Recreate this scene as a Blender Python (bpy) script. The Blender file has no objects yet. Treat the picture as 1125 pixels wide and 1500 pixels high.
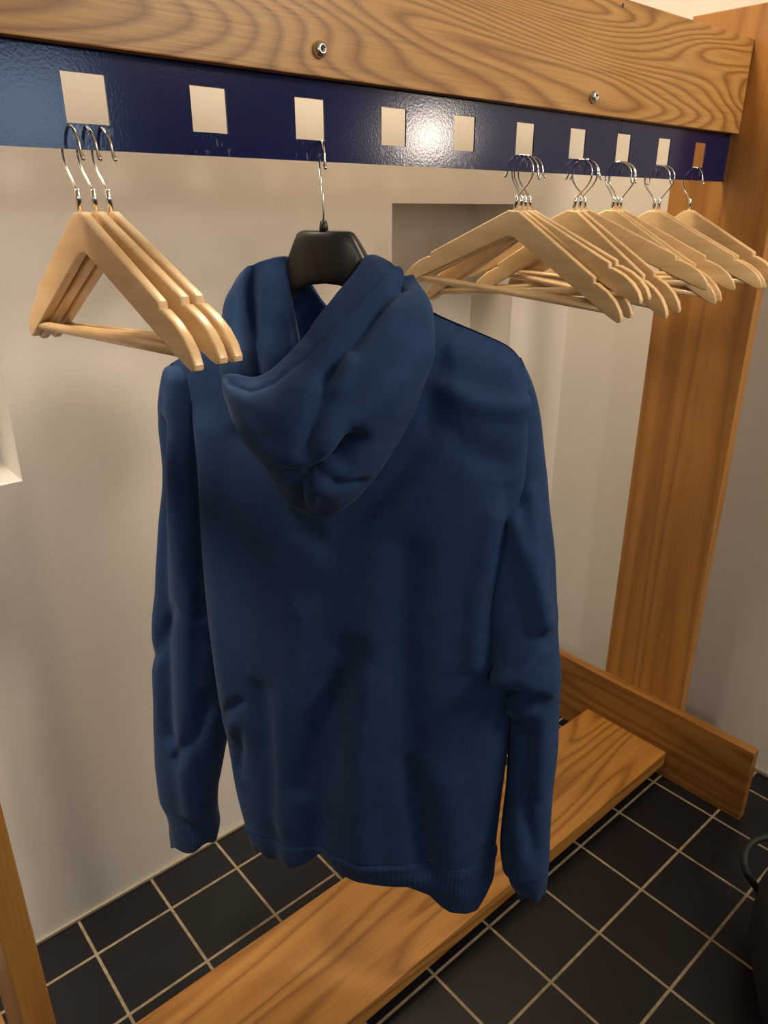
import bpy, bmesh, math, random
import numpy as np
from mathutils import Vector, noise, Matrix
random.seed(4)
sc = bpy.context.scene
COL = sc.collection
PI = math.pi

# ------------------------------------------------------------------ helpers
def link(o, parent=None):
    COL.objects.link(o)
    if parent is not None:
        o.parent = parent
    return o

def empty(name, loc=(0, 0, 0), rot=(0, 0, 0), label=None, cat=None, group=None):
    o = bpy.data.objects.new(name, None)
    o.empty_display_size = 0.05
    o.location = loc
    o.rotation_euler = rot
    if label: o['label'] = label
    if cat: o['category'] = cat
    if group: o['group'] = group
    return link(o)

def mesh_obj(name, verts, faces, mat, parent=None, smooth=False, uvs=None):
    me = bpy.data.meshes.new(name)
    me.from_pydata([tuple(map(float, v)) for v in verts], [], faces)
    me.update()
    if uvs is not None:
        uv = me.uv_layers.new(name='UVMap')
        for lp in me.loops:
            uv.data[lp.index].uv = uvs[lp.vertex_index]
    if smooth:
        for p in me.polygons: p.use_smooth = True
    me.materials.append(mat)
    return link(bpy.data.objects.new(name, me), parent)

def bm_obj(name, bm, mat, parent=None, smooth=False):
    bmesh.ops.recalc_face_normals(bm, faces=bm.faces)
    me = bpy.data.meshes.new(name)
    bm.to_mesh(me); bm.free()
    if smooth:
        for p in me.polygons: p.use_smooth = True
    me.materials.append(mat)
    return link(bpy.data.objects.new(name, me), parent)

def box(name, lo, hi, mat, parent=None, bevel=0.0):
    bm = bmesh.new()
    bmesh.ops.create_cube(bm, size=1)
    lo = Vector(lo); hi = Vector(hi)
    for v in bm.verts:
        v.co = Vector((lo[i] + (hi[i] - lo[i]) * (v.co[i] + .5) for i in range(3)))
    if bevel:
        bmesh.ops.bevel(bm, geom=bm.edges[:], offset=bevel, segments=2, affect='EDGES', profile=0.6)
    return bm_obj(name, bm, mat, parent)

def tube_data(path, radii, n=10, cap=True):
    pts = [Vector(p) for p in path]
    V = []; F = []
    up = None
    for i, p in enumerate(pts):
        t = (pts[min(i + 1, len(pts) - 1)] - pts[max(i - 1, 0)]).normalized()
        if up is None:
            up = Vector((0, 0, 1)) if abs(t.z) < .9 else Vector((1, 0, 0))
        a = (up - t * up.dot(t)).normalized(); b = t.cross(a); up = a
        r = radii[i] if isinstance(radii, (list, tuple)) else radii
        for k in range(n):
            th = 2 * PI * k / n
            V.append(p + a * math.cos(th) * r + b * math.sin(th) * r)
    for i in range(len(pts) - 1):
        for k in range(n):
            F.append((i * n + k, i * n + (k + 1) % n, (i + 1) * n + (k + 1) % n, (i + 1) * n + k))
    if cap:
        F.append(tuple(range(n))[::-1]); F.append(tuple((len(pts) - 1) * n + k for k in range(n)))
    return V, F

def tube(name, path, radii, mat, parent=None, n=10):
    V, F = tube_data(path, radii, n)
    return mesh_obj(name, V, F, mat, parent, smooth=True)

def crom(P, m):
    """Catmull-Rom through the rows of P (k x d) -> m samples"""
    P = np.asarray(P, float); k = len(P)
    Q = np.vstack([2 * P[0] - P[1], P, 2 * P[-1] - P[-2]])
    x = np.linspace(0, k - 1, m); i = np.minimum(x.astype(int), k - 2); t = (x - i)[:, None]
    if P.ndim > 2: t = t[..., None]
    a, b, c, d = Q[i], Q[i + 1], Q[i + 2], Q[i + 3]
    return .5 * (2 * b + (c - a) * t + (2 * a - 5 * b + 4 * c - d) * t ** 2 + (3 * b - a - 3 * c + d) * t ** 3)

# ------------------------------------------------------------------ materials
def new_mat(name):
    m = bpy.data.materials.new(name); m.use_nodes = True
    nt = m.node_tree
    return m, nt, nt.nodes['Principled BSDF']

def N(nt, typ, **kw):
    n = nt.nodes.new(typ)
    for k, v in kw.items():
        if k in n.inputs: n.inputs[k].default_value = v
        else: setattr(n, k, v)
    return n

def ramp(nt, stops, interp='LINEAR'):
    r = nt.nodes.new('ShaderNodeValToRGB'); cr = r.color_ramp; cr.interpolation = interp
    while len(cr.elements) < len(stops): cr.elements.new(.5)
    for e, (p, c) in zip(cr.elements, stops):
        e.position = p; e.color = (*c, 1)
    return r

def bump(nt, b, src, strength, dist=0.01):
    n = nt.nodes.new('ShaderNodeBump'); n.inputs['Strength'].default_value = strength
    n.inputs['Distance'].default_value = dist
    nt.links.new(src, n.inputs['Height']); nt.links.new(n.outputs[0], b.inputs['Normal'])

def oak(name, axis, light, mid, dark, off=(0, 0, 0), freq=15.0, stretch=0.10, contrast=1.0, rough=.42):
    """plain-sawn oak: contour lines of a field stretched along the board + fine pores"""
    m, nt, b = new_mat(name); L = nt.links.new
    tc = N(nt, 'ShaderNodeTexCoord')
    mp = N(nt, 'ShaderNodeMapping'); s = [1, 1, 1]; s[axis] = stretch
    mp.inputs['Scale'].default_value = s; mp.inputs['Location'].default_value = off
    L(tc.outputs['Object'], mp.inputs['Vector'])
    n1 = N(nt, 'ShaderNodeTexNoise', Scale=6.5, Detail=1.6, Roughness=.42, Distortion=.15)
    L(mp.outputs[0], n1.inputs['Vector'])
    mul = N(nt, 'ShaderNodeMath', operation='MULTIPLY'); mul.inputs[1].default_value = freq
    L(n1.outputs['Fac'], mul.inputs[0])
    # growth rings: a slow saw of the field
    fr = N(nt, 'ShaderNodeMath', operation='FRACT'); L(mul.outputs[0], fr.inputs[0])
    r1 = ramp(nt, [(0, dark), (.17, mid), (.45, light), (.72, light), (1.0, dark)])
    L(fr.outputs[0], r1.inputs[0])
    # fine fibres
    mp2 = N(nt, 'ShaderNodeMapping'); s2 = [260, 260, 260]; s2[axis] = 7
    mp2.inputs['Scale'].default_value = s2; L(tc.outputs['Object'], mp2.inputs['Vector'])
    n2 = N(nt, 'ShaderNodeTexNoise', Scale=1.0, Detail=3, Roughness=.6); L(mp2.outputs[0], n2.inputs['Vector'])
    r2 = ramp(nt, [(.32, (.66, .62, .56)), (.52, (1, 1, 1))]); L(n2.outputs['Fac'], r2.inputs[0])
    mx = N(nt, 'ShaderNodeMixRGB', blend_type='MULTIPLY'); mx.inputs[0].default_value = .55 * contrast
    L(r1.outputs[0], mx.inputs[1]); L(r2.outputs[0], mx.inputs[2])
    # broad tone
    n3 = N(nt, 'ShaderNodeTexNoise', Scale=3.0, Detail=2); L(mp.outputs[0], n3.inputs['Vector'])
    r3 = ramp(nt, [(.3, (.86, .84, .8)), (.7, (1.08, 1.06, 1.02))]); L(n3.outputs['Fac'], r3.inputs[0])
    mx2 = N(nt, 'ShaderNodeMixRGB', blend_type='MULTIPLY'); mx2.inputs[0].default_value = 1
    L(mx.outputs[0], mx2.inputs[1]); L(r3.outputs[0], mx2.inputs[2])
    L(mx2.outputs[0], b.inputs['Base Color'])
    b.inputs['Roughness'].default_value = rough
    bump(nt, b, n2.outputs['Fac'], .12, .002)
    return m

OAK_L = (.50, .278, .088); OAK_M = (.40, .200, .052); OAK_D = (.265, .120, .028)
M_beam = oak('oak_beam', 0, OAK_L, OAK_M, OAK_D, off=(3.1, 1.0, .4), freq=44, stretch=.12)
M_post = oak('oak_post', 2, (.43, .205, .050), (.39, .178, .040), (.32, .137, .028), off=(.3, 2.0, 1.0), freq=9, stretch=.06, contrast=.8)
M_foot_shaded = oak('oak_foot_shaded', 1, (.31, .145, .033), (.27, .120, .025), (.20, .080, .014), off=(5.0, .2, 1.0), freq=12, stretch=.08)  # same oak as the other boards, the dimmer light there put into its colour
M_shelf = oak('oak_shelf', 0, (.43, .205, .045), (.36, .162, .030), (.25, .102, .015), off=(1.1, 3.0, .1), freq=12, stretch=.16)

def beech(name):
    m, nt, b = new_mat(name); L = nt.links.new
    tc = N(nt, 'ShaderNodeTexCoord')
    mp = N(nt, 'ShaderNodeMapping'); mp.inputs['Scale'].default_value = (90, 9, 60)
    L(tc.outputs['Object'], mp.inputs['Vector'])
    n = N(nt, 'ShaderNodeTexNoise', Scale=1.2, Detail=3, Roughness=.55); L(mp.outputs[0], n.inputs['Vector'])
    r = ramp(nt, [(.3, (.66, .44, .215)), (.6, (.75, .53, .28)), (.8, (.78, .57, .31))]); L(n.outputs['Fac'], r.inputs[0])
    L(r.outputs[0], b.inputs['Base Color']); b.inputs['Roughness'].default_value = .32
    b.inputs['Coat Weight'].default_value = .25; b.inputs['Coat Roughness'].default_value = .25
    return m
M_beech = beech('beech_varnished')

def simple(name, col, rough=.5, metal=0.0, nscale=None, nstr=.1, ndist=.002, **kw):
    m, nt, b = new_mat(name)
    b.inputs['Base Color'].default_value = (*col, 1); b.inputs['Roughness'].default_value = rough
    b.inputs['Metallic'].default_value = metal
    for k, v in kw.items(): b.inputs[k.replace('_', ' ')].default_value = v
    if nscale:
        tc = N(nt, 'ShaderNodeTexCoord'); n = N(nt, 'ShaderNodeTexNoise', Scale=nscale, Detail=3)
        nt.links.new(tc.outputs['Object'], n.inputs['Vector']); bump(nt, b, n.outputs['Fac'], nstr, ndist)
    return m
M_steel = simple('chromed_steel', (.78, .77, .75), .16, 1.0, 300, .03)
M_black = simple('black_plastic', (.012, .0115, .011), .36, 0, 900, .06, .0006)
M_bag = simple('black_nylon', (.006, .006, .008), .6, 0, 700, .2, .001)
M_bolt = simple('bolt_steel', (.62, .60, .56), .28, 1.0, 200, .05)
M_hole = simple('socket_dark', (.02, .018, .015), .5)

def wall_mat(name, col):
    m, nt, b = new_mat(name); L = nt.links.new
    tc = N(nt, 'ShaderNodeTexCoord')
    n = N(nt, 'ShaderNodeTexNoise', Scale=1.7, Detail=3); L(tc.outputs['Object'], n.inputs['Vector'])
    r = ramp(nt, [(.35, tuple(c * .965 for c in col)), (.65, col)]); L(n.outputs['Fac'], r.inputs[0])
    L(r.outputs[0], b.inputs['Base Color']); b.inputs['Roughness'].default_value = .62
    n2 = N(nt, 'ShaderNodeTexNoise', Scale=160, Detail=2); L(tc.outputs['Object'], n2.inputs['Vector'])
    bump(nt, b, n2.outputs['Fac'], .08, .002)
    return m
M_wall = wall_mat('wall_paint', (.73, .70, .645))
M_ceil = wall_mat('ceiling_paint', (.80, .78, .72))
M_bead = simple('floor_bead', (.34, .29, .21), .6, 0, 80, .2)

def blue_mat():
    m, nt, b = new_mat('blue_enamel'); L = nt.links.new
    tc = N(nt, 'ShaderNodeTexCoord')
    b.inputs['Roughness'].default_value = .14
    b.inputs['Specular IOR Level'].default_value = .5
    n = N(nt, 'ShaderNodeTexNoise', Scale=330, Detail=1.0, Roughness=.4); L(tc.outputs['Object'], n.inputs['Vector'])
    bump(nt, b, n.outputs['Fac'], .07, .0008)
    # wear below the slots, where hooks have rubbed the paint: periodic along the rail
    sx = N(nt, 'ShaderNodeSeparateXYZ'); L(tc.outputs['Object'], sx.inputs[0])
    a = N(nt, 'ShaderNodeMath', operation='SUBTRACT'); a.inputs[1].default_value = .3333 - .025; L(sx.outputs['X'], a.inputs[0])
    d = N(nt, 'ShaderNodeMath', operation='DIVIDE'); d.inputs[1].default_value = .1415; L(a.outputs[0], d.inputs[0])
    f = N(nt, 'ShaderNodeMath', operation='FRACT'); L(d.outputs[0], f.inputs[0])
    lt = N(nt, 'ShaderNodeMath', operation='LESS_THAN'); lt.inputs[1].default_value = .36; L(f.outputs[0], lt.inputs[0])
    lz = N(nt, 'ShaderNodeMath', operation='LESS_THAN'); lz.inputs[1].default_value = 1.5845; L(sx.outputs['Z'], lz.inputs[0])
    am = N(nt, 'ShaderNodeMath', operation='MULTIPLY'); L(lt.outputs[0], am.inputs[0]); L(lz.outputs[0], am.inputs[1])
    mp = N(nt, 'ShaderNodeMapping'); mp.inputs['Scale'].default_value = (150, 1, 60); L(tc.outputs['Object'], mp.inputs['Vector'])
    n2 = N(nt, 'ShaderNodeTexNoise', Scale=1.0, Detail=2.5, Roughness=.6); L(mp.outputs[0], n2.inputs['Vector'])
    r2 = ramp(nt, [(.585, (0, 0, 0)), (.66, (1, 1, 1))]); L(n2.outputs['Fac'], r2.inputs[0])
    w = N(nt, 'ShaderNodeMath', operation='MULTIPLY'); L(r2.outputs[0], w.inputs[0]); L(am.outputs[0], w.inputs[1])
    mx = N(nt, 'ShaderNodeMixRGB'); L(w.outputs[0], mx.inputs[0])
    mx.inputs[1].default_value = (.005, .009, .068, 1); mx.inputs[2].default_value = (.10, .11, .19, 1)
    L(mx.outputs[0], b.inputs['Base Color'])
    return m
M_blue = blue_mat()

def tile_mat():
    """square black glazed tiles on a sand-coloured grout grid"""
    m, nt, b = new_mat('black_floor_tiles'); L = nt.links.new
    tc = N(nt, 'ShaderNodeTexCoord'); sx = N(nt, 'ShaderNodeSeparateXYZ'); L(tc.outputs['Object'], sx.inputs[0])
    edges = []; cells = []
    for ax, o, p in (('X', .262, .1745), ('Y', .5722, .1717)):
        a = N(nt, 'ShaderNodeMath', operation='SUBTRACT'); a.inputs[1].default_value = o - 20 * p; L(sx.outputs[ax], a.inputs[0])
        d = N(nt, 'ShaderNodeMath', operation='DIVIDE'); d.inputs[1].default_value = p; L(a.outputs[0], d.inputs[0])
        f = N(nt, 'ShaderNodeMath', operation='FRACT'); L(d.outputs[0], f.inputs[0])
        fl = N(nt, 'ShaderNodeMath', operation='FLOOR'); L(d.outputs[0], fl.inputs[0]); cells.append(fl)
        h = N(nt, 'ShaderNodeMath', operation='SUBTRACT'); h.inputs[1].default_value = .5; L(f.outputs[0], h.inputs[0])
        ab = N(nt, 'ShaderNodeMath', operation='ABSOLUTE'); L(h.outputs[0], ab.inputs[0]); edges.append(ab)
    mxm = N(nt, 'ShaderNodeMath', operation='MAXIMUM'); L(edges[0].outputs[0], mxm.inputs[0]); L(edges[1].outputs[0], mxm.inputs[1])
    gr = ramp(nt, [(.4800, (0, 0, 0)), (.4845, (1, 1, 1))]); L(mxm.outputs[0], gr.inputs[0])
    cv = N(nt, 'ShaderNodeCombineXYZ'); L(cells[0].outputs[0], cv.inputs[0]); L(cells[1].outputs[0], cv.inputs[1])
    wn = N(nt, 'ShaderNodeTexWhiteNoise'); L(cv.outputs[0], wn.inputs['Vector'])
    tr = ramp(nt, [(0, (.006, .006, .0085)), (.5, (.008, .0078, .010)), (1, (.010, .009, .0105))]); L(wn.outputs['Value'], tr.inputs[0])
    n = N(nt, 'ShaderNodeTexNoise', Scale=60, Detail=3); L(tc.outputs['Object'], n.inputs['Vector'])
    g2 = ramp(nt, [(.3, (.20, .155, .10)), (.7, (.33, .265, .18))]); L(n.outputs['Fac'], g2.inputs[0])
    mx = N(nt, 'ShaderNodeMixRGB'); L(gr.outputs[0], mx.inputs[0]); L(tr.outputs[0], mx.inputs[1]); L(g2.outputs[0], mx.inputs[2])
    L(mx.outputs[0], b.inputs['Base Color'])
    rr = N(nt, 'ShaderNodeMapRange'); rr.inputs['To Min'].default_value = .33; rr.inputs['To Max'].default_value = .85
    b.inputs['Specular IOR Level'].default_value = .35
    L(gr.outputs[0], rr.inputs['Value']); L(rr.outputs[0], b.inputs['Roughness'])
    inv = N(nt, 'ShaderNodeMath', operation='SUBTRACT'); inv.inputs[0].default_value = 1; L(gr.outputs[0], inv.inputs[1])
    bump(nt, b, inv.outputs[0], .5, .003)
    return m
M_tile = tile_mat()

def fabric(name, col, rib=0):
    m, nt, b = new_mat(name); L = nt.links.new
    tc = N(nt, 'ShaderNodeTexCoord')
    n = N(nt, 'ShaderNodeTexNoise', Scale=38, Detail=4, Roughness=.65); L(tc.outputs['Object'], n.inputs['Vector'])
    r = ramp(nt, [(.3, tuple(c * .86 for c in col)), (.7, tuple(c * 1.1 for c in col))]); L(n.outputs['Fac'], r.inputs[0])
    L(r.outputs[0], b.inputs['Base Color']); b.inputs['Roughness'].default_value = .9
    b.inputs['Specular IOR Level'].default_value = .18
    b.inputs['Sheen Weight'].default_value = .10; b.inputs['Sheen Roughness'].default_value = .45
    b.inputs['Sheen Tint'].default_value = (.55, .66, .95, 1)
    n2 = N(nt, 'ShaderNodeTexNoise', Scale=420, Detail=2); L(tc.outputs['Object'], n2.inputs['Vector'])
    src = n2.outputs['Fac']
    if rib:
        uv = N(nt, 'ShaderNodeUVMap'); s = N(nt, 'ShaderNodeSeparateXYZ'); L(uv.outputs[0], s.inputs[0])
        mu = N(nt, 'ShaderNodeMath', operation='MULTIPLY'); mu.inputs[1].default_value = 2 * PI * rib; L(s.outputs['X'], mu.inputs[0])
        si = N(nt, 'ShaderNodeMath', operation='SINE'); L(mu.outputs[0], si.inputs[0])
        ad = N(nt, 'ShaderNodeMath', operation='ADD'); L(si.outputs[0], ad.inputs[0]); L(n2.outputs['Fac'], ad.inputs[1]); src = ad.outputs[0]
    bump(nt, b, src, .25, .0012)
    return m
BLUE = (.0155, .043, .118)
M_fab = fabric('blue_fleece', BLUE)
M_rib = fabric('blue_rib_knit', (.0148, .041, .113), rib=150)
M_cuffrib = fabric('blue_cuff_rib', (.0148, .041, .113), rib=60)

# ------------------------------------------------------------------ the room
def structure(o):
    o['kind'] = 'structure'; return o
WY = 1.372        # rear wall face
WX = 1.925        # right wall face
CZ = 2.62
structure(box('floor', (-1.6, -2.6, -.06), (3.6, WY + .25, 0), M_tile))
structure(box('ceiling', (-1.6, -2.6, CZ), (3.6, WY + .25, CZ + .06), M_ceil))
structure(box('wall_right', (WX, .03, 0), (WX + .08, WY, CZ), M_wall))

def wall_with_niches():
    nx = [(-.12, .327), (1.213, 1.661)]; z0, z1, dep = 1.05, 1.517, .155
    xs = [-1.6, nx[0][0], nx[0][1], nx[1][0], nx[1][1], WX]; zs = [0, z0, z1, CZ]
    V = []; F = []
    def quad(*p):
        k = len(V); V.extend(p); F.append((k, k + 1, k + 2, k + 3))
    for i in range(5):
        for j in range(3):
            x0, x1, a, b = xs[i], xs[i + 1], zs[j], zs[j + 1]
            if j == 1 and i in (1, 3):
                y = WY + dep
                quad((x0, y, a), (x1, y, a), (x1, y, b), (x0, y, b))
                quad((x0, WY, a), (x1, WY, a), (x1, y, a), (x0, y, a))
                quad((x0, y, b), (x1, y, b), (x1, WY, b), (x0, WY, b))
                quad((x0, WY, a), (x0, y, a), (x0, y, b), (x0, WY, b))
                quad((x1, y, a), (x1, WY, a), (x1, WY, b), (x1, y, b))
            else:
                quad((x0, WY, a), (x1, WY, a), (x1, WY, b), (x0, WY, b))
    B = WY + .25
    quad((xs[-1], B, 0), (xs[0], B, 0), (xs[0], B, CZ), (xs[-1], B, CZ))
    quad((xs[0], WY, 0), (xs[0], B, 0), (xs[-1], B, 0), (xs[-1], WY, 0))
    quad((xs[0], B, CZ), (xs[0], WY, CZ), (xs[-1], WY, CZ), (xs[-1], B, CZ))
    quad((xs[0], B, 0), (xs[0], WY, 0), (xs[0], WY, CZ), (xs[0], B, CZ))
    quad((xs[-1], WY, 0), (xs[-1], B, 0), (xs[-1], B, CZ), (xs[-1], WY, CZ))
    o = mesh_obj('wall_back', V, F, M_wall)
    bm = bmesh.new(); bm.from_mesh(o.data); bmesh.ops.remove_doubles(bm, verts=bm.verts, dist=1e-5)
    bm.to_mesh(o.data); bm.free()
    return structure(o)
wall_with_niches()
structure(box('trim_1', (-1.6, WY - .007, 0), (WX, WY, .009), M_bead, bevel=.002))
structure(box('trim_2', (WX - .007, .03, 0), (WX, WY - .0075, .012), M_bead, bevel=.002))

# ------------------------------------------------------------------ coat rack (one bolted frame)
SLOT0, SLOTD, SW = .3335, .1415, .0455
rack = empty('coat_rack', (.9, .858, 0), label='oak coat rack with a slotted blue rail and a low shoe shelf along the wall', cat='coat rack')
def rk(o):
    o.location = Vector(o.location) - rack.location
    o.parent = rack
    return o
PX = 1.727
rk(box('post', (PX, .738, 0), (PX + .034, .979, 1.888), M_post, bevel=.002))
rk(box('post', (.058, .738, 0), (.092, .979, 1.888), M_post, bevel=.002))
rk(box('foot', (PX - .030, .52, 0), (PX, 1.197, .221), M_foot_shaded, bevel=.002))
rk(box('foot', (.028, .52, 0), (.058, 1.197, .221), M_foot_shaded, bevel=.002))
beam = rk(box('top_board', (.0921, .836, 1.6525), (PX - .0002, .8535, 1.826), M_beam, bevel=.0015))
rk(box('shoe_shelf', (.0921, .742, .042), (PX - .0302, 1.003, .085), M_shelf, bevel=.002))

def panel_mesh():
    x0, x1, z0, z1, ya, yb = .0925, PX - .0006, 1.5595, 1.70, .8538, .8568
    xs = [x0]; holes = []
    for k in range(-1, 10):
        c = SLOT0 + SLOTD * k
        holes.append(len(xs)); xs += [c - SW / 2, c + SW / 2]
    xs.append(x1); zs = [z0, 1.584, 1.6305, z1]
    V = []; F = []; idx = {}
    def vid(i, j, s):
        key = (i, j, s)
        if key not in idx:
            idx[key] = len(V); V.append((xs[i], (ya, yb)[s], zs[j]))
        return idx[key]
    solid = lambda i, j: 0 <= i < len(xs) - 1 and 0 <= j < 3 and not (j == 1 and i in holes)
    for i in range(len(xs) - 1):
        for j in range(3):
            if not solid(i, j): continue
            F.append((vid(i, j, 0), vid(i + 1, j, 0), vid(i + 1, j + 1, 0), vid(i, j + 1, 0)))
            F.append((vid(i, j, 1), vid(i, j + 1, 1), vid(i + 1, j + 1, 1), vid(i + 1, j, 1)))
            for di, dj, p, q in ((-1, 0, (0, 0), (0, 1)), (1, 0, (1, 1), (1, 0)), (0, -1, (1, 0), (0, 0)), (0, 1, (0, 1), (1, 1))):
                if not solid(i + di, j + dj):
                    A = (i + p[0], j + p[1]); B = (i + q[0], j + q[1])
                    F.append((vid(*A, 0), vid(*A, 1), vid(*B, 1), vid(*B, 0))[::-1])
    return V, F
V, F = panel_mesh()
pan = rk(mesh_obj('hook_rail', V, F, M_blue)); pan['label'] = 'glossy blue metal rail with square slots'

def bolt(x, z):
    """domed barrel nut with a socket, standing proud of the board"""
    bm = bmesh.new(); prof = [(.0095, 0), (.0095, .0035), (.008, .0065), (.0055, .0085), (.0032, .0088), (.003, .0045), (0, .0045)]
    n = 20; rings = []
    for r, h in prof:
        rings.append([bm.verts.new((r * math.cos(2 * PI * k / n), -h, r * math.sin(2 * PI * k / n))) for k in range(n)] if r else [bm.verts.new((0, -h, 0))])
    for a, b in zip(rings, rings[1:]):
        for k in range(n):
            if len(b) == 1: bm.faces.new((a[k], a[(k + 1) % n], b[0]))
            else: bm.faces.new((a[k], a[(k + 1) % n], b[(k + 1) % n], b[k]))
    o = bm_obj('bolt', bm, M_bolt, None, smooth=True)
    o.location = Vector((x, .8362, z)) - Vector(rack.location) - Vector(beam.location)
    o.parent = beam; o.location = (x, .8362, z)
    s = mesh_obj('socket', [(.0028 * math.cos(2 * PI * k / 6), -.0046, .0028 * math.sin(2 * PI * k / 6)) for k in range(6)], [tuple(range(6))], M_hole, o)
    o['label'] = 'chrome bolt head'
    return o
bolt(.620, 1.681); bolt(1.188, 1.6775)
knot = mesh_obj('plugged_hole', [(1.248 + .0032 * math.cos(2 * PI * k / 12), .8356, 1.8155 + .0038 * math.sin(2 * PI * k / 12)) for k in range(12)], [tuple(range(12))], M_hole, beam)
knot['label'] = 'small dark screw hole'

# ------------------------------------------------------------------ wooden hangers
def hanger_frame_bm():
    half_o = [(.010, .0005), (.1600, -.0823), (.1622, -.0842), (.1628, -.0908), (.1690, -.0915), (.188, -.1015), (.204, -.1140), (.2145, -.1270), (.2195, -.1390), (.2185, -.1440), (.2125, -.1458)]
    half_i = [(.203, -.1420), (.186, -.1330), (.02, -.0470), (.006, -.0405)]
    right = half_o + half_i
    poly = right + [(-d, z) for d, z in reversed(right)]
    bm = bmesh.new(); T = .0057
    a = [bm.verts.new((-T, d, z)) for d, z in poly]
    f = bm.faces.new(a)
    r = bmesh.ops.extrude_face_region(bm, geom=[f])
    for v in [g for g in r['geom'] if isinstance(g, bmesh.types.BMVert)]: v.co.x = T
    bm.edges.ensure_lookup_table()
    sharp = [e for e in bm.edges if abs(e.verts[0].co.x - e.verts[1].co.x) < 1e-6]
    bmesh.ops.bevel(bm, geom=sharp, offset=.0026, segments=5, affect='EDGES', profile=.5, clamp_overlap=True)
    bmesh.ops.triangulate(bm, faces=[f for f in bm.faces if len(f.verts) > 4])
    return bm

def hook_path(sgn, cz=.0595, r=.0235):
    """stem up, out to one side, round over the top, down to a tip on the other side (in the d-z plane)"""
    p = [(0, .004), (0, .017), (.002, .022), (.0085, .0315), (.0165, .041), (.0215, .050)]
    for k in range(0, 15):
        th = math.radians(-14 + k * (190 / 14))
        p.append((r * math.cos(th), cz + r * math.sin(th)))
    p += [(-.0255, .053), (-.0285, .0485)]
    return [(0, sgn * d, z) for d, z in p]

def smooth_path(p, m=64):
    return [tuple(q) for q in crom(p, m)]

def make_hanger(sgn):
    root = empty('coat_hanger')
    fr = bm_obj('frame', hanger_frame_bm(), M_beech, root)
    for p in fr.data.polygons: p.use_smooth = True
    try: fr.data.set_sharp_from_angle(angle=math.radians(21))
    except Exception: pass
    tube('trouser_bar', [(0, -.193, -.1295), (0, -.1, -.1295), (0, .1, -.1295), (0, .193, -.1295)], .0056, M_beech, root, n=14)
    path = smooth_path(hook_path(sgn)); n = len(path)
    hk = tube('hook', path, [.00165] * (n - 4) + [.0022, .0026, .0026, .0016], M_steel, root, n=10)
    fe = tube('ferrule', [(0, 0, -.002), (0, 0, .022), (0, 0, .0235)], [.0033, .0031, .0020], M_steel, root, n=14)
    return root
protoA = make_hanger(1)      # hook goes behind the rail, tip in front
protoB = make_hanger(-1)     # hook goes in front of the rail, tip behind

def copy_tree(o):
    c = o.copy(); COL.objects.link(c)
    for ch in list(o.children):
        d = ch.copy(); COL.objects.link(d); d.parent = c
    return c
HANG = [  # hook side, X, apex z, yaw, roll, group, label
 ('A', .3119, 1.4985, -2, -2, 'left', 'nearest of the three wooden hangers hanging at the far left'),
 ('A', .3290, 1.4985, -4, -3, 'left', 'middle of the three wooden hangers in the left end slot, between two others'),
 ('A', .3450, 1.4985, -4, -3, 'left', 'innermost of the three wooden hangers at the left, its tip closest to the hood'),
 ('B', 1.0282, 1.5003, -9, 5, 'a', 'foremost wooden hanger right of the hoodie, hook looping in front of the rail'),
 ('A', 1.0415, 1.5003, -12, 3.5, 'a', 'wooden hanger behind the foremost one beside the hoodie, its stem just visible'),
 ('A', 1.0540, 1.5003, -5, -3, 'a', 'wooden hanger in the bunch right of the hoodie, second visible arm from the front'),
 ('A', 1.0665, 1.5003, -7, -4, 'a', 'wooden hanger at the back of the bunch right of the hoodie'),
 ('B', 1.1900, 1.5003, -3, 6.5, 'b', 'wooden hanger in the second slot right of the hoodie, its steep arm in front'),
 ('B', 1.2060, 1.5010, -9, 5, 'b', 'wooden hanger in the second slot right of the hoodie, close behind the steep one'),
 ('A', 1.2230, 1.5010, -24, -4, 'b', 'wooden hanger in the second slot right of the hoodie, turned aside with a flatter arm'),
 ('A', 1.3106, 1.5012, -22, 4.5, 'c', 'front wooden hanger of the third slot right of the hoodie, arm lower than its neighbours'),
 ('A', 1.3240, 1.5012, -22, 3.5, 'c', 'wooden hanger behind the front one in the third slot right of the hoodie'),
 ('B', 1.3381, 1.5012, -22, -2, 'c', 'rear wooden hanger of the third slot right of the hoodie, arm raised above the others'),
 ('A', 1.4581, 1.5003, -21, -1, 'd', 'front wooden hanger of the fourth slot right of the hoodie, next to last slot'),
 ('B', 1.4760, 1.5003, -19, -1, 'd', 'wooden hanger hidden close behind the front one in the next to last slot'),
 ('A', 1.5990, 1.5012, 8, -2.5, 'e', 'single wooden hanger in the last slot, hanging alone beside the oak post'),
]
GN = {'left': 'wooden hangers at the left end of the rail', 'a': 'wooden hangers right of the hoodie', 'b': 'wooden hangers right of the hoodie',
      'c': 'wooden hangers right of the hoodie', 'd': 'wooden hangers right of the hoodie', 'e': 'wooden hangers right of the hoodie'}
used = set()
for kind, x, z, yaw, roll, g, lab in HANG:
    pr = protoA if kind == 'A' else protoB
    if kind in used: o = copy_tree(pr)
    else: o = pr; used.add(kind)
    o.location = (x, .8555, z)
    # local y axis = arm direction; yaw turns it about z, roll lifts the wall-side arm
    d = Vector((math.sin(math.radians(yaw)), math.cos(math.radians(yaw)), 0)); zz = Vector((0, 0, 1))
    rr = math.radians(roll)
    d2 = d * math.cos(rr) + zz * math.sin(rr); z2 = zz * math.cos(rr) - d * math.sin(rr); x2 = d2.cross(z2)
    o.rotation_euler = Matrix((x2, d2, z2)).transposed().to_euler()
    o['label'] = lab; o['category'] = 'hanger'; o['group'] = GN[g]

# ------------------------------------------------------------------ hoodie (local axes: u to the right, v out of its back, z up)
AZ = math.radians(-57); HO = (.635, .857, 0)
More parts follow.
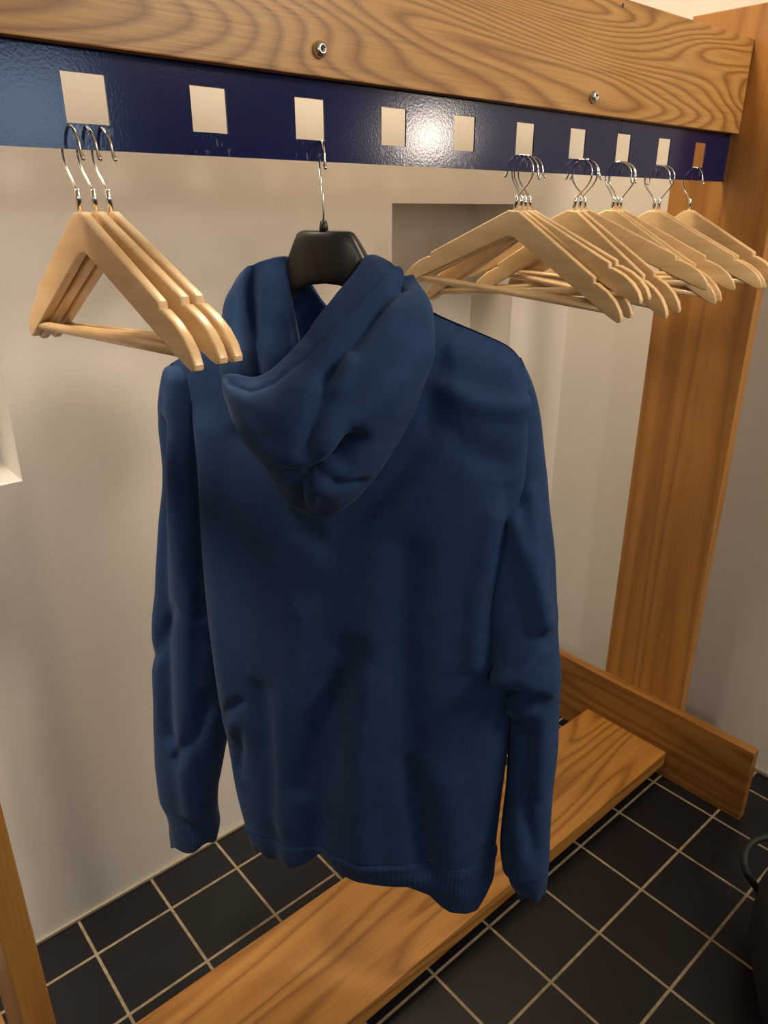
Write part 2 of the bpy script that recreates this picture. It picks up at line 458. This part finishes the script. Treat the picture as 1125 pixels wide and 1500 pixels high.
# in the empty's frame x = u, y = -v
TORSO = [[[-0.2567, 0.0, 1.2827], [0.2794, 0.0, 1.3112]], [[-0.2386, 0.01, 1.2658], [0.2867, 0.01, 1.2751]], [[-0.2166, 0.015, 1.2174], [0.2915, 0.015, 1.2153]], [[-0.2063, 0.02, 1.1316], [0.2939, 0.02, 1.1379]], [[-0.2056, 0.025, 1.0406], [0.2889, 0.025, 1.0664]], [[-0.2076, 0.03, 0.9316], [0.289, 0.03, 0.9695]], [[-0.2003, 0.04, 0.8065], [0.296, 0.04, 0.834]], [[-0.1931, 0.045, 0.6545], [0.3014, 0.045, 0.7096]], [[-0.1829, 0.05, 0.5381], [0.2988, 0.05, 0.6022]], [[-0.1675, 0.055, 0.4578], [0.2966, 0.055, 0.5181]]]
BAND = [[[-0.167, 0.055, 0.4645], [0.2961, 0.055, 0.527]], [[-0.1616, 0.055, 0.4261], [0.2974, 0.055, 0.4847]], [[-0.1559, 0.055, 0.3888], [0.2964, 0.055, 0.4407]]]
HEMDZ = [[-0.903, 0.0329], [-0.814, 0.0145], [-0.61, 0.0128], [-0.427, 0.0326], [-0.279, 0.0516], [-0.17, 0.0276], [-0.017, 0.0145], [0.208, 0.0162], [0.404, 0.0204], [0.566, 0.0037], [0.658, -0.0235], [0.728, -0.0377], [0.84, -0.043], [0.919, -0.0399], [0.975, -0.0104], [1.0, 0.0]]
SHOULDER = [[-0.2567, 0.0, 1.2827], [-0.1709, 0.0, 1.3307], [-0.0984, 0.0, 1.3435], [-0.0518, 0.0, 1.3163], [-0.0047, 0.0, 1.3108], [0.0523, 0.0, 1.3542], [0.0994, 0.0, 1.3949], [0.1586, 0.0, 1.37], [0.2151, 0.0, 1.3497], [0.2571, 0.0, 1.3327], [0.2794, 0.0, 1.3112]]
SLEEVER = [[[0.2419, -0.012, 1.3005], [0.274, -0.012, 1.317]], [[0.2371, -0.016, 1.2758], [0.292, -0.016, 1.2791]], [[0.2447, -0.02, 1.2316], [0.3024, -0.02, 1.2358]], [[0.2562, -0.012, 1.1539], [0.3195, -0.012, 1.1599]], [[0.2376, 0.01, 1.0861], [0.3319, 0.01, 1.0991]], [[0.2413, 0.03, 0.9964], [0.3493, 0.03, 1.012]], [[0.2563, 0.048, 0.9164], [0.3616, 0.048, 0.9287]], [[0.2798, 0.062, 0.8603], [0.3715, 0.062, 0.8708]], [[0.2946, 0.032, 0.7902], [0.3734, 0.032, 0.8165]], [[0.3009, 0.036, 0.7157], [0.3764, 0.036, 0.7397]], [[0.3022, 0.045, 0.6271], [0.3777, 0.045, 0.6466]], [[0.302, 0.055, 0.5421], [0.38, 0.055, 0.5645]], [[0.309, 0.06, 0.4935], [0.3822, 0.06, 0.5157]]]
CUFFR = [[[0.3118, 0.06, 0.5035], [0.3802, 0.06, 0.527]], [[0.3232, 0.06, 0.4671], [0.3836, 0.06, 0.486]], [[0.334, 0.06, 0.4424], [0.3847, 0.06, 0.4587]], [[0.3384, 0.06, 0.4281], [0.3846, 0.06, 0.4463]]]
SLEEVEL = [[[-0.2604, -0.01, 1.2818], [-0.2212, -0.01, 1.2838]], [[-0.2698, -0.005, 1.2684], [-0.2029, -0.005, 1.2648]], [[-0.2818, 0.0, 1.1981], [-0.185, 0.0, 1.2052]], [[-0.2865, 0.005, 1.1076], [-0.1822, 0.005, 1.1176]], [[-0.2967, 0.01, 1.024], [-0.1858, 0.01, 1.0369]], [[-0.3137, 0.015, 0.9088], [-0.1882, 0.015, 0.9269]], [[-0.328, 0.02, 0.8279], [-0.1951, 0.02, 0.8497]], [[-0.3367, 0.03, 0.7032], [-0.1967, 0.03, 0.7307]], [[-0.346, 0.035, 0.5979], [-0.1983, 0.035, 0.6383]], [[-0.3501, 0.04, 0.5207], [-0.2143, 0.04, 0.5693]], [[-0.3528, 0.04, 0.4533], [-0.232, 0.04, 0.5009]], [[-0.3453, 0.04, 0.4176], [-0.237, 0.04, 0.4633]]]
CUFFL = [[[-0.3477, 0.04, 0.4341], [-0.2353, 0.04, 0.4803]], [[-0.3419, 0.04, 0.3959], [-0.2376, 0.04, 0.4413]], [[-0.3453, 0.04, 0.3561], [-0.2353, 0.04, 0.4045]], [[-0.3464, 0.04, 0.3342], [-0.243, 0.04, 0.3693]]]
BAG = [[[-0.1148, 0.07, 1.248], [-0.0915, 0.09, 1.2446], [-0.0669, 0.095, 1.238], [-0.0357, 0.095, 1.2498], [-0.0069, 0.09, 1.2694], [0.0341, 0.065, 1.3129], [0.0538, 0.035, 1.3544], [0.0704, 0.0, 1.3869], [0.0783, -0.03, 1.4024]], [[-0.1185, 0.085, 1.2878], [-0.0915, 0.105, 1.2925], [-0.0611, 0.112, 1.2929], [-0.0308, 0.112, 1.3064], [-0.0026, 0.105, 1.3323], [0.0302, 0.078, 1.3758], [0.0483, 0.05, 1.4078], [0.0638, 0.018, 1.4349], [0.0718, -0.012, 1.4367]], [[-0.1176, 0.095, 1.2861], [-0.0889, 0.115, 1.2882], [-0.0571, 0.125, 1.2895], [-0.0242, 0.125, 1.304], [0.0045, 0.118, 1.3296], [0.0373, 0.09, 1.3741], [0.0552, 0.062, 1.4065], [0.0694, 0.03, 1.434], [0.0745, 0.0, 1.4409]], [[-0.1128, 0.105, 1.2819], [-0.0856, 0.13, 1.2733], [-0.051, 0.15, 1.264], [-0.0142, 0.165, 1.2552], [0.0282, 0.165, 1.2714], [0.0754, 0.13, 1.3141], [0.1004, 0.1, 1.361], [0.1104, 0.06, 1.4069], [0.0968, 0.012, 1.4343]], [[-0.1152, 0.1, 1.2722], [-0.0889, 0.125, 1.2515], [-0.0536, 0.15, 1.2281], [-0.009, 0.16, 1.1874], [0.0459, 0.16, 1.1815], [0.0997, 0.13, 1.2322], [0.1362, 0.1, 1.3117], [0.1416, 0.055, 1.3905], [0.1155, 0.012, 1.4303]], [[-0.1209, 0.085, 1.2608], [-0.1093, 0.085, 1.2244], [-0.0818, 0.085, 1.1825], [-0.033, 0.085, 1.1126], [0.0272, 0.085, 1.0982], [0.0923, 0.08, 1.1587], [0.144, 0.06, 1.2586], [0.156, 0.03, 1.3709], [0.1257, 0.0, 1.4185]], [[-0.1273, 0.06, 1.2488], [-0.1082, 0.065, 1.2152], [-0.0782, 0.065, 1.1829], [-0.0342, 0.065, 1.1285], [0.0185, 0.065, 1.1202], [0.0693, 0.06, 1.17], [0.1103, 0.03, 1.2635], [0.1266, 0.0, 1.3616], [0.1152, -0.02, 1.4042]]]
WALL = [[[-0.1747, -0.07, 1.3722], [-0.1473, -0.02, 1.4004], [-0.1172, 0.0, 1.4242], [-0.1019, 0.0, 1.4318], [-0.0826, 0.005, 1.4369], [-0.066, 0.0, 1.4414], [-0.0655, -0.02, 1.4386], [-0.0867, -0.05, 1.4234], [-0.0484, -0.07, 1.3976]], [[-0.1826, -0.05, 1.3384], [-0.1519, 0.01, 1.3717], [-0.1243, 0.02, 1.397], [-0.1066, 0.0, 1.3957], [-0.0822, 0.02, 1.4009], [-0.0618, 0.01, 1.4024], [-0.0602, -0.015, 1.4002], [-0.1041, -0.09, 1.3824], [-0.0513, -0.11, 1.3769]], [[-0.1803, -0.03, 1.3001], [-0.1446, 0.04, 1.3281], [-0.1164, 0.05, 1.3497], [-0.1035, 0.012, 1.345], [-0.0798, 0.03, 1.3531], [-0.0538, 0.02, 1.3574], [-0.0499, -0.005, 1.3543], [-0.1063, -0.11, 1.3302], [-0.0307, -0.125, 1.3417]], [[-0.1661, 0.0, 1.2596], [-0.1292, 0.075, 1.2967], [-0.1011, 0.085, 1.3094], [-0.0891, 0.04, 1.3019], [-0.0704, 0.05, 1.3094], [-0.0437, 0.03, 1.3121], [-0.0383, 0.005, 1.3129], [-0.0994, -0.11, 1.2797], [-0.0169, -0.125, 1.2921]], [[-0.1376, 0.03, 1.2163], [-0.1198, 0.08, 1.2549], [-0.0931, 0.09, 1.2638], [-0.0831, 0.05, 1.2454], [-0.0679, 0.055, 1.2476], [-0.0409, 0.035, 1.2448], [-0.034, 0.01, 1.2444], [-0.0275, -0.04, 1.2386], [0.0089, -0.08, 1.2535]]]
BAGFOLDS = [[0.013, -0.034, [[-0.033, 1.1856], [-0.0012, 1.1791], [0.0346, 1.1845], [0.0662, 1.2042], [0.0814, 1.2274]]], [0.012, -0.022, [[0.0682, 1.2099], [0.0825, 1.2364]]], [0.02, 0.01, [[-0.0567, 1.2279], [-0.0269, 1.2101], [0.009, 1.2021], [0.0469, 1.2111], [0.0713, 1.2312]]], [0.02, 0.014, [[0.1726, 1.3482], [0.1416, 1.3052], [0.1063, 1.2684], [0.0645, 1.2293]]], [0.011, -0.01, [[0.0342, 1.2234], [0.0451, 1.269], [0.0575, 1.3161]]], [0.012, -0.013, [[0.05, 1.3118], [0.0717, 1.3476], [0.1054, 1.3991], [0.1299, 1.4315]]], [0.011, -0.013, [[0.0818, 1.3406], [0.108, 1.3946], [0.1345, 1.4223]]], [0.012, 0.008, [[0.0626, 1.2984], [0.0907, 1.3593], [0.1187, 1.4071]]], [0.01, -0.012, [[-0.0046, 1.1207], [0.0069, 1.1521], [0.0226, 1.1714]]], [0.01, 0.008, [[0.014, 1.1298], [0.0301, 1.1604], [0.0499, 1.1682]]], [0.01, -0.01, [[0.0463, 1.1775], [0.0643, 1.1619], [0.0787, 1.1594]]], [0.0035, -0.0035, [[-0.0981, 1.2852], [-0.0578, 1.2804], [-0.0219, 1.2952], [0.0107, 1.3225], [0.0545, 1.3718], [0.0807, 1.4058], [0.1042, 1.4344]]]]
TORSOFOLDS = [[0.03, -0.018, [[0.0568, 0.8771], [0.0388, 0.8116], [0.0221, 0.7431], [0.0022, 0.5693], [-0.0119, 0.4575]]], [0.022, -0.01, [[0.0335, 0.8233], [-0.0096, 0.7362], [-0.0334, 0.6043]]], [0.03, 0.012, [[0.0889, 0.8341], [0.0764, 0.7016], [0.0801, 0.5003]]], [0.02, -0.016, [[0.1531, 0.6928], [0.1699, 0.614], [0.1836, 0.5006]]], [0.03, 0.01, [[0.2216, 0.6691], [0.2349, 0.5457], [0.2428, 0.4577]]], [0.03, -0.01, [[0.1406, 1.049], [0.1369, 0.9035], [0.1547, 0.7331]]], [0.025, 0.008, [[-0.0181, 0.9361], [-0.0509, 0.7407], [-0.0692, 0.5195]]], [0.02, -0.01, [[-0.0952, 0.778], [-0.0864, 0.6264], [-0.0932, 0.4064]]], [0.01, -0.008, [[-0.1351, 0.7493], [-0.1587, 0.7236], [-0.1737, 0.6992]]], [0.012, -0.008, [[-0.1426, 0.6844], [-0.1604, 0.5917]]], [0.02, -0.006, [[0.1869, 1.2317], [0.2248, 1.2019], [0.2666, 1.182]]], [0.016, 0.008, [[0.1762, 1.2858], [0.2309, 1.2625], [0.2838, 1.2573]]], [0.0035, -0.003, [[0.1923, 1.3714], [0.1858, 1.3502], [0.1738, 1.3274]]], [0.018, -0.007, [[0.1734, 1.3104], [0.1618, 1.2174], [0.0993, 1.1321], [0.0252, 1.0485], [-0.0489, 1.0949], [-0.1188, 1.1946]]], [0.012, -0.004, [[0.2725, 1.1465], [0.2738, 1.0649], [0.2726, 0.955]]], [0.018, 0.009, [[0.2475, 0.8866], [0.2469, 1.0012], [0.2603, 1.1088]]], [0.03, 0.012, [[-0.1748, 1.19], [-0.1741, 1.0584], [-0.1682, 0.8897], [-0.1536, 0.6889]]]]
SLEEVERFOLDS = [[0.013, 0.016, [[0.2867, 0.8712], [0.3149, 0.8918], [0.3366, 0.9244]]], [0.014, -0.034, [[0.2912, 0.8458], [0.3184, 0.8416], [0.3411, 0.8415]]], [0.01, 0.01, [[0.3012, 0.7989], [0.3301, 0.8174], [0.3436, 0.8348]]], [0.01, 0.009, [[0.3044, 1.1388], [0.314, 1.0847], [0.3253, 1.0342], [0.3368, 0.9598]]], [0.013, 0.012, [[0.2859, 1.1017], [0.3115, 1.0428], [0.3415, 0.9606]]], [0.014, -0.01, [[0.3294, 0.7574], [0.3358, 0.6398], [0.3596, 0.562]]], [0.014, 0.008, [[0.3513, 0.7998], [0.3584, 0.6729]]]]
SLEEVELFOLDS = [[0.016, 0.012, [[-0.2334, 1.2598], [-0.2357, 1.106], [-0.237, 0.9224], [-0.251, 0.7132], [-0.2688, 0.4571]]], [0.016, -0.014, [[-0.2555, 1.1942], [-0.2731, 1.0308], [-0.282, 0.8491], [-0.2937, 0.6292]]], [0.012, -0.01, [[-0.28, 0.5852], [-0.2375, 0.6564], [-0.2095, 0.7214]]], [0.012, -0.008, [[-0.3213, 0.7726], [-0.282, 0.8491], [-0.253, 0.8939]]], [0.012, -0.012, [[-0.1937, 1.2203], [-0.1999, 1.0393], [-0.2097, 0.8873]]]]

def loc(P):
    P = np.asarray(P, float); Q = P.copy(); Q[..., 1] *= -1; return Q

def polydist(pt, pl):
    best = None
    for a, b in zip(pl[:-1], pl[1:]):
        a = np.array(a); b = np.array(b); ab = b - a
        t = np.clip(((pt - a) @ ab) / max(ab @ ab, 1e-9), 0, 1)
        d = np.linalg.norm(pt - (a + t[:, None] * ab), axis=1)
        best = d if best is None else np.minimum(best, d)
    return best

def grid_normals(G, closed):
    du = (np.roll(G, -1, 1) - np.roll(G, 1, 1)) if closed else np.gradient(G, axis=1)
    dv = np.gradient(G, axis=0)
    n = np.cross(du, dv); n /= np.maximum(np.linalg.norm(n, axis=2, keepdims=True), 1e-9)
    return n

def displace(G, folds, closed=False, out=None, wr=0.0, wscale=(9, 9, 5), seed=0, facing=True):
    """push folds (and slight random wrinkles) into a grid of u,v,z points along its normals"""
    n = grid_normals(G, closed)
    if out is not None:
        s = np.sign(np.sum(n * out, axis=2, keepdims=True)); n = n * s
    else:
        if np.mean(n[..., 1]) < 0: n = -n
    sh = G.shape[:2]; flat = G.reshape(-1, 3); uz = flat[:, [0, 2]]
    disp = np.zeros(len(flat))
    for w, a, pl in folds:
        d = polydist(uz, pl); disp += a * np.exp(-(d / w) ** 2)
    fac = np.clip((n.reshape(-1, 3)[:, 1] + .15) / .5, 0, 1) if facing else 1.0
    disp = disp * fac
    if wr:
        for i, p in enumerate(flat):
            q = Vector((p[0] * wscale[0] + seed, p[1] * wscale[1] + seed * .7, p[2] * wscale[2]))
            disp[i] += wr * (noise.noise(q) + .5 * noise.noise(q * 2.1))
    return G + n * disp.reshape(*sh, 1)

def grid_mesh(name, G, mat, parent, closed=False, uvs=True):
    r, c = G.shape[:2]; Q = loc(G).reshape(-1, 3); F = []
    for i in range(r - 1):
        for j in range(c if closed else c - 1):
            k = (j + 1) % c
            F.append((i * c + j, i * c + k, (i + 1) * c + k, (i + 1) * c + j))
    uv = [(j / c, i / r) for i in range(r) for j in range(c)] if uvs else None
    o = mesh_obj(name, Q, F, mat, parent, smooth=True, uvs=uv)
    bm = bmesh.new(); bm.from_mesh(o.data); bmesh.ops.recalc_face_normals(bm, faces=bm.faces); bm.to_mesh(o.data); bm.free()
    return o

hoodie = empty('hoodie', HO, (0, 0, AZ), 'blue hooded sweatshirt hanging back to front on the black hanger', 'sweatshirt')
PW = 2.4
def ring_cols(n):
    th = np.linspace(0, 2 * PI, n, endpoint=False)
    c, s = np.cos(th), np.sin(th)
    t = np.sign(c) * np.abs(c) ** (2 / PW); h = np.sign(s) * np.abs(s) ** (2 / PW)
    return t, h

def torso_grid(rows, thick, n, m, shoulder=None, w=None, dz=None, back=1.0):
    Ls = crom([r[0] for r in rows], m); Rs = crom([r[1] for r in rows], m)
    th = crom(np.array(thick)[:, None], m)[:, 0]
    t, h = ring_cols(n); f = (t + 1) / 2
    G = Ls[:, None] * (1 - f)[None, :, None] + Rs[:, None] * f[None, :, None]
    hh = np.where(h > 0, h * back, h)
    G[..., 1] += th[:, None] * hh[None]
    if shoulder is not None:
        S = np.array(shoulder); u0, u1 = S[0, 0], S[-1, 0]
        lin = S[0, 2] + (S[-1, 2] - S[0, 2]) * (S[:, 0] - u0) / (u1 - u0)
        sm = crom(np.c_[(S[:, 0] - u0) / (u1 - u0), S[:, 2] - lin], 200)
        add = np.interp(f, sm[:, 0], sm[:, 1]); ww = crom(np.array(w)[:, None], m)[:, 0]
        G[..., 2] += ww[:, None] * add[None]
    if dz is not None:
        D = np.array(dz); add = np.interp(t, D[:, 0], D[:, 1], left=D[0, 1] * .6, right=0)
        ww = np.linspace(0, 1, m) ** 1.2
        back_side = np.clip(h * 2 + .3, 0, 1)
        G[..., 2] += ww[:, None] * (add * back_side)[None]
    return G

tg = torso_grid(TORSO, [.008, .028, .045, .056, .062, .066, .068, .069, .068, .066], 260, 190, SHOULDER, [1, .93, .74, .45, .2, .06, 0, 0, 0, 0])
cent = lambda G: G - G.mean(axis=1, keepdims=True)
tg = displace(tg, TORSOFOLDS, True, out=cent(tg), wr=.0035, wscale=(7, 4, 2.6), seed=3)
grid_mesh('body', tg, M_fab, hoodie, True)
edge = tg[-1]
bg = torso_grid(BAND, [.0665, .069, .064], 260, 30, dz=HEMDZ)
bg = displace(bg, TORSOFOLDS, True, out=cent(bg), wr=.0035, wscale=(7, 4, 2.6), seed=3)
k = np.linspace(1, 0, 30)[:, None, None] ** 2
bg = bg + (edge - bg[0])[None] * k          # the band is sewn on at the body's lower edge
c0 = bg.mean(axis=1, keepdims=True)
rd = (bg - c0); rd[..., 2] = 0; rd /= np.maximum(np.linalg.norm(rd, axis=2, keepdims=True), 1e-6)
ss = np.linspace(0, 1, 30)[:, None, None]
bg = bg + rd * (-.005 * np.exp(-(ss / .06) ** 2) + .003 * np.exp(-((ss - .2) / .1) ** 2) - .004 * np.clip((ss - .85) / .15, 0, 1) ** 2)
ret = bg[::-3][1:9].copy() - rd[::-3][1:9] * .008
bg = np.concatenate([bg, ret])
grid_mesh('waistband', bg, M_rib, hoodie, True)

def sleeve(rows, vt, n, m, folds, seed, cuff_rows, cvt):
    def tube_grid(rows, vt, m):
        Ls = crom([r[0] for r in rows], m); Rs = crom([r[1] for r in rows], m); T = crom(np.array(vt)[:, None], m)[:, 0]
        t, h = ring_cols_soft(n)
        f = (t + 1) / 2
        G = Ls[:, None] * (1 - f)[None, :, None] + Rs[:, None] * f[None, :, None]
        G[..., 1] += T[:, None] * h[None]
        return G
    def ring_cols_soft(n):
        th = np.linspace(0, 2 * PI, n, endpoint=False); c, s = np.cos(th), np.sin(th); p = 2.15
        return np.sign(c) * np.abs(c) ** (2 / p), np.sign(s) * np.abs(s) ** (2 / p)
    g = tube_grid(rows, vt, m)
    g = displace(g, folds, True, out=cent(g), wr=.0025, wscale=(14, 10, 7), seed=seed)
    s = grid_mesh('sleeve', g, M_fab, hoodie, True)
    c = tube_grid(cuff_rows, cvt, 26)
    c = displace(c, folds, True, out=cent(c), wr=.003, wscale=(22, 16, 8), seed=seed + 2)
    r = cent(c); r[..., 2] = 0; r /= np.maximum(np.linalg.norm(r, axis=2, keepdims=True), 1e-6)
    c[..., 2] += (np.linspace(0, 1, 26)[:, None] ** 2) * .006 * np.sin(np.linspace(0, 2 * PI, n, endpoint=False) * 5 + seed)[None]
    ret = c[::-3][1:7] - r[::-3][1:7] * .005
    grid_mesh('cuff', np.concatenate([c, ret]), M_cuffrib, s, True)
sleeve(SLEEVER, [.016, .026, .032, .036, .038, .038, .040, .044, .040, .044, .046, .044, .040], 110, 150, SLEEVERFOLDS, 11, CUFFR, [.038, .032, .022, .015])
sleeve(SLEEVEL, [.02, .034, .046, .056, .058, .058, .056, .054, .050, .048, .044, .040], 110, 150, SLEEVELFOLDS, 23, CUFFL, [.040, .038, .036, .034])

def surf(C, m, n):
    C = np.asarray(C, float)
    A = np.stack([crom(row, n) for row in C])
    return np.stack([crom(A[:, j], m) for j in range(n)], axis=1)
def solid(o, t, off=-1):
    md = o.modifiers.new('thickness', 'SOLIDIFY'); md.thickness = t; md.offset = off
bag = surf(BAG, 120, 150)
bag = displace(bag, BAGFOLDS, False, wr=.0035, wscale=(16, 16, 16), seed=5)
wl = surf(WALL, 70, 120)
wl = displace(wl, [], False, wr=.002, wscale=(16, 16, 16), seed=8)
def join_grids(name, Gs, mat, parent):
    V = []; F = []
    for G in Gs:
        r, c = G.shape[:2]; b = len(V); V += [tuple(p) for p in loc(G).reshape(-1, 3)]
        for i in range(r - 1):
            for j in range(c - 1):
                F.append((b + i * c + j, b + i * c + j + 1, b + (i + 1) * c + j + 1, b + (i + 1) * c + j))
    return mesh_obj(name, V, F, mat, parent, smooth=True)
hood = join_grids('hood', [bag, wl], M_fab, hoodie)
solid(hood, .005, 0)

# ------------------------------------------------------------------ the black hanger inside it
bh = empty('coat_hanger', HO, (0, 0, AZ), 'broad black plastic hanger carrying the blue hoodie', 'hanger')
def black_hanger():
    us = np.concatenate([np.linspace(-.225, -.05, 22), np.linspace(-.045, .045, 19), np.linspace(.05, .225, 22)])
    V = []; F = []; n = 20
    for i, u in enumerate(us):
        a = abs(u)
        top = np.interp(a, [0, .032, .040, .048, .066, .09, .13, .16, .225], [1.4765, 1.4765, 1.473, 1.460, 1.425, 1.385, 1.350, 1.325, 1.275])
        bot = np.interp(a, [0, .02, .045, .07, .11, .225], [1.407, 1.405, 1.393, 1.368, 1.338, 1.25])
        th = np.interp(a, [0, .04, .08, .18, .225], [.009, .010, .017, .024, .018])
        v0 = -.016 * min(a / .06, 1) ** 2 - .012 * (a / .225) ** 2
        cz, hz = (top + bot) / 2, (top - bot) / 2
        for k in range(n):
            t = 2 * PI * k / n; c, s = math.cos(t), math.sin(t); p = 3.2
            V.append((u, -(v0 + th * math.copysign(abs(c) ** (2 / p), c)), cz + hz * math.copysign(abs(s) ** (2 / p), s)))
    m = len(us)
    for i in range(m - 1):
        for k in range(n):
            F.append((i * n + k, i * n + (k + 1) % n, (i + 1) * n + (k + 1) % n, (i + 1) * n + k))
    F.append(tuple(range(n))); F.append(tuple((m - 1) * n + k for k in range(n))[::-1])
    o = mesh_obj('shoulder_form', V, F, M_black, bh, smooth=True)
    bm = bmesh.new(); bm.from_mesh(o.data); bmesh.ops.recalc_face_normals(bm, faces=bm.faces); bm.to_mesh(o.data); bm.free()
black_hanger()
tube('collar', [(0, 0, 1.4745), (0, 0, 1.481), (0, 0, 1.487), (0, 0, 1.489)], [.0062, .0058, .0046, .002], M_black, bh, n=14)
pth = hook_path(1, cz=.0595 + .0, r=.0235)
e = math.radians(62) - AZ
path = []
for (x, d, z) in smooth_path([(0, 0, -.014)] + [(0, d, z) for (_, d, z) in pth[1:]], 64):
    path.append((d * math.cos(e) - 0, d * math.sin(e), z + 1.501))
hk = tube('hook', path, [.0017] * 60 + [.0022, .0026, .0026, .0016], M_steel, bh); hk['label'] = 'steel wire hook'

# ------------------------------------------------------------------ black bag at the right edge
bag_o = empty('bag', (1.31, .20, 0), label='black bag with a loop handle on the tiles at the right edge', cat='bag')
def blob(name, lo, hi, mat, parent, p=3.2, seed=1, yaw=0):
    bm = bmesh.new(); bmesh.ops.create_icosphere(bm, subdivisions=4, radius=1)
    lo = Vector(lo); hi = Vector(hi); c = (lo + hi) / 2; h = (hi - lo) / 2
    for v in bm.verts:
        q = v.co; s = (abs(q.x) ** p + abs(q.y) ** p + abs(q.z) ** p) ** (-1 / p)
        q = q * s; w = 1 + .05 * noise.noise(q * 2.3 + Vector((seed, 0, 0)))
        v.co = Vector((c.x + q.x * h.x * w, c.y + q.y * h.y * w, max(c.z + q.z * h.z * w, 0.001)))
        v.co.xy = (v.co.x * math.cos(yaw) - v.co.y * math.sin(yaw), v.co.x * math.sin(yaw) + v.co.y * math.cos(yaw))
    return bm_obj(name, bm, mat, parent, smooth=True)
blob('shell', (-.19, -.13, 0), (.19, .115, .24), M_bag, bag_o, yaw=math.radians(30.6))
hp = [(1.43, .335, .06), (1.431, .371, .09), (1.427, .398, .12), (1.449, .415, .14), (1.486, .417, .15), (1.521, .399, .155), (1.53, .369, .15), (1.486, .338, .14), (1.451, .319, .1), (1.40, .27, .10)]
tube('handle', smooth_path([(x - 1.31, y - .20, z) for x, y, z in [(1.38, .27, .05)] + hp], 60), .0085, M_bag, bag_o, n=12)


# ------------------------------------------------------------------ lights
def area(name, loc_, target, size, energy, col, sy=None, spread=None):
    l = bpy.data.lights.new(name, 'AREA'); l.energy = energy; l.color = col
    l.shape = 'RECTANGLE' if sy else 'DISK'; l.size = size
    if sy: l.size_y = sy
    if spread: l.spread = spread
    o = bpy.data.objects.new(name, l); COL.objects.link(o); o.location = loc_
    o.rotation_euler = (Vector(target) - Vector(loc_)).to_track_quat('-Z', 'Y').to_euler()
    return o
EXPOSURE = 0.3
area('room_lamp_right', (4.3, -2.75, 2.02), (.83, .857, 1.45), .28, 11, (1.0, .85, .70))
area('window_light', (1.35, -2.6, 1.95), (.3, .857, 1.4), .62, 4, (.55, .78, 1.0), sy=.5)
area('room_lamp_left', (-1.0, -2.1, 1.88), (.9, .9, 1.3), .25, 10, (1.0, .85, .68))
area('ceiling_lamp_rear', (1.05, 1.10, 2.58), (1.05, 1.05, 0), .3, 13, (1.0, .79, .54))
area('ceiling_lamp_niche', (-.3, 1.10, 2.58), (-.25, 1.1, 0), .3, 10, (1.0, .85, .68), spread=math.radians(95))
area('ceiling_lamp', (1.5, -1.0, 2.5), (1.0, .8, 1.3), .6, 29, (1.0, .82, .62))
w = bpy.data.worlds.new('room_ambience'); sc.world = w; w.use_nodes = True
wn = w.node_tree; wb = wn.nodes['Background']
wt = N(wn, 'ShaderNodeTexCoord'); ws = N(wn, 'ShaderNodeSeparateXYZ'); wn.links.new(wt.outputs['Generated'], ws.inputs[0])
wr2 = ramp(wn, [(0.0, (.05, .05, .055)), (.46, (.10, .095, .095)), (.56, (.95, .93, .95)), (1.0, (.95, .93, .95))])
wm = N(wn, 'ShaderNodeMapRange'); wm.inputs['From Min'].default_value = -1; wn.links.new(ws.outputs['Z'], wm.inputs['Value'])
wn.links.new(wm.outputs[0], wr2.inputs[0]); wn.links.new(wr2.outputs[0], wb.inputs[0])
wb.inputs[1].default_value = .12


# ------------------------------------------------------------------ camera
cam = bpy.data.cameras.new('camera'); co = bpy.data.objects.new('camera', cam); COL.objects.link(co)
cam.sensor_fit = 'VERTICAL'; cam.sensor_height = 36.0; cam.sensor_width = 27.0; cam.lens = 1080 / 1500 * 36.0
cam.clip_start = .02
p, a = math.radians(22.2), math.radians(49.1)
fw = Vector((math.cos(a) * math.cos(p), math.sin(a) * math.cos(p), -math.sin(p)))
co.location = (0, 0, 1.5)
co.rotation_euler = fw.to_track_quat('-Z', 'Y').to_euler()
sc.camera = co
sc.view_settings.view_transform = 'Standard'
sc.view_settings.look = 'None'
sc.view_settings.gamma = 1
sc.view_settings.use_curve_mapping = False
sc.view_settings.exposure = EXPOSURE
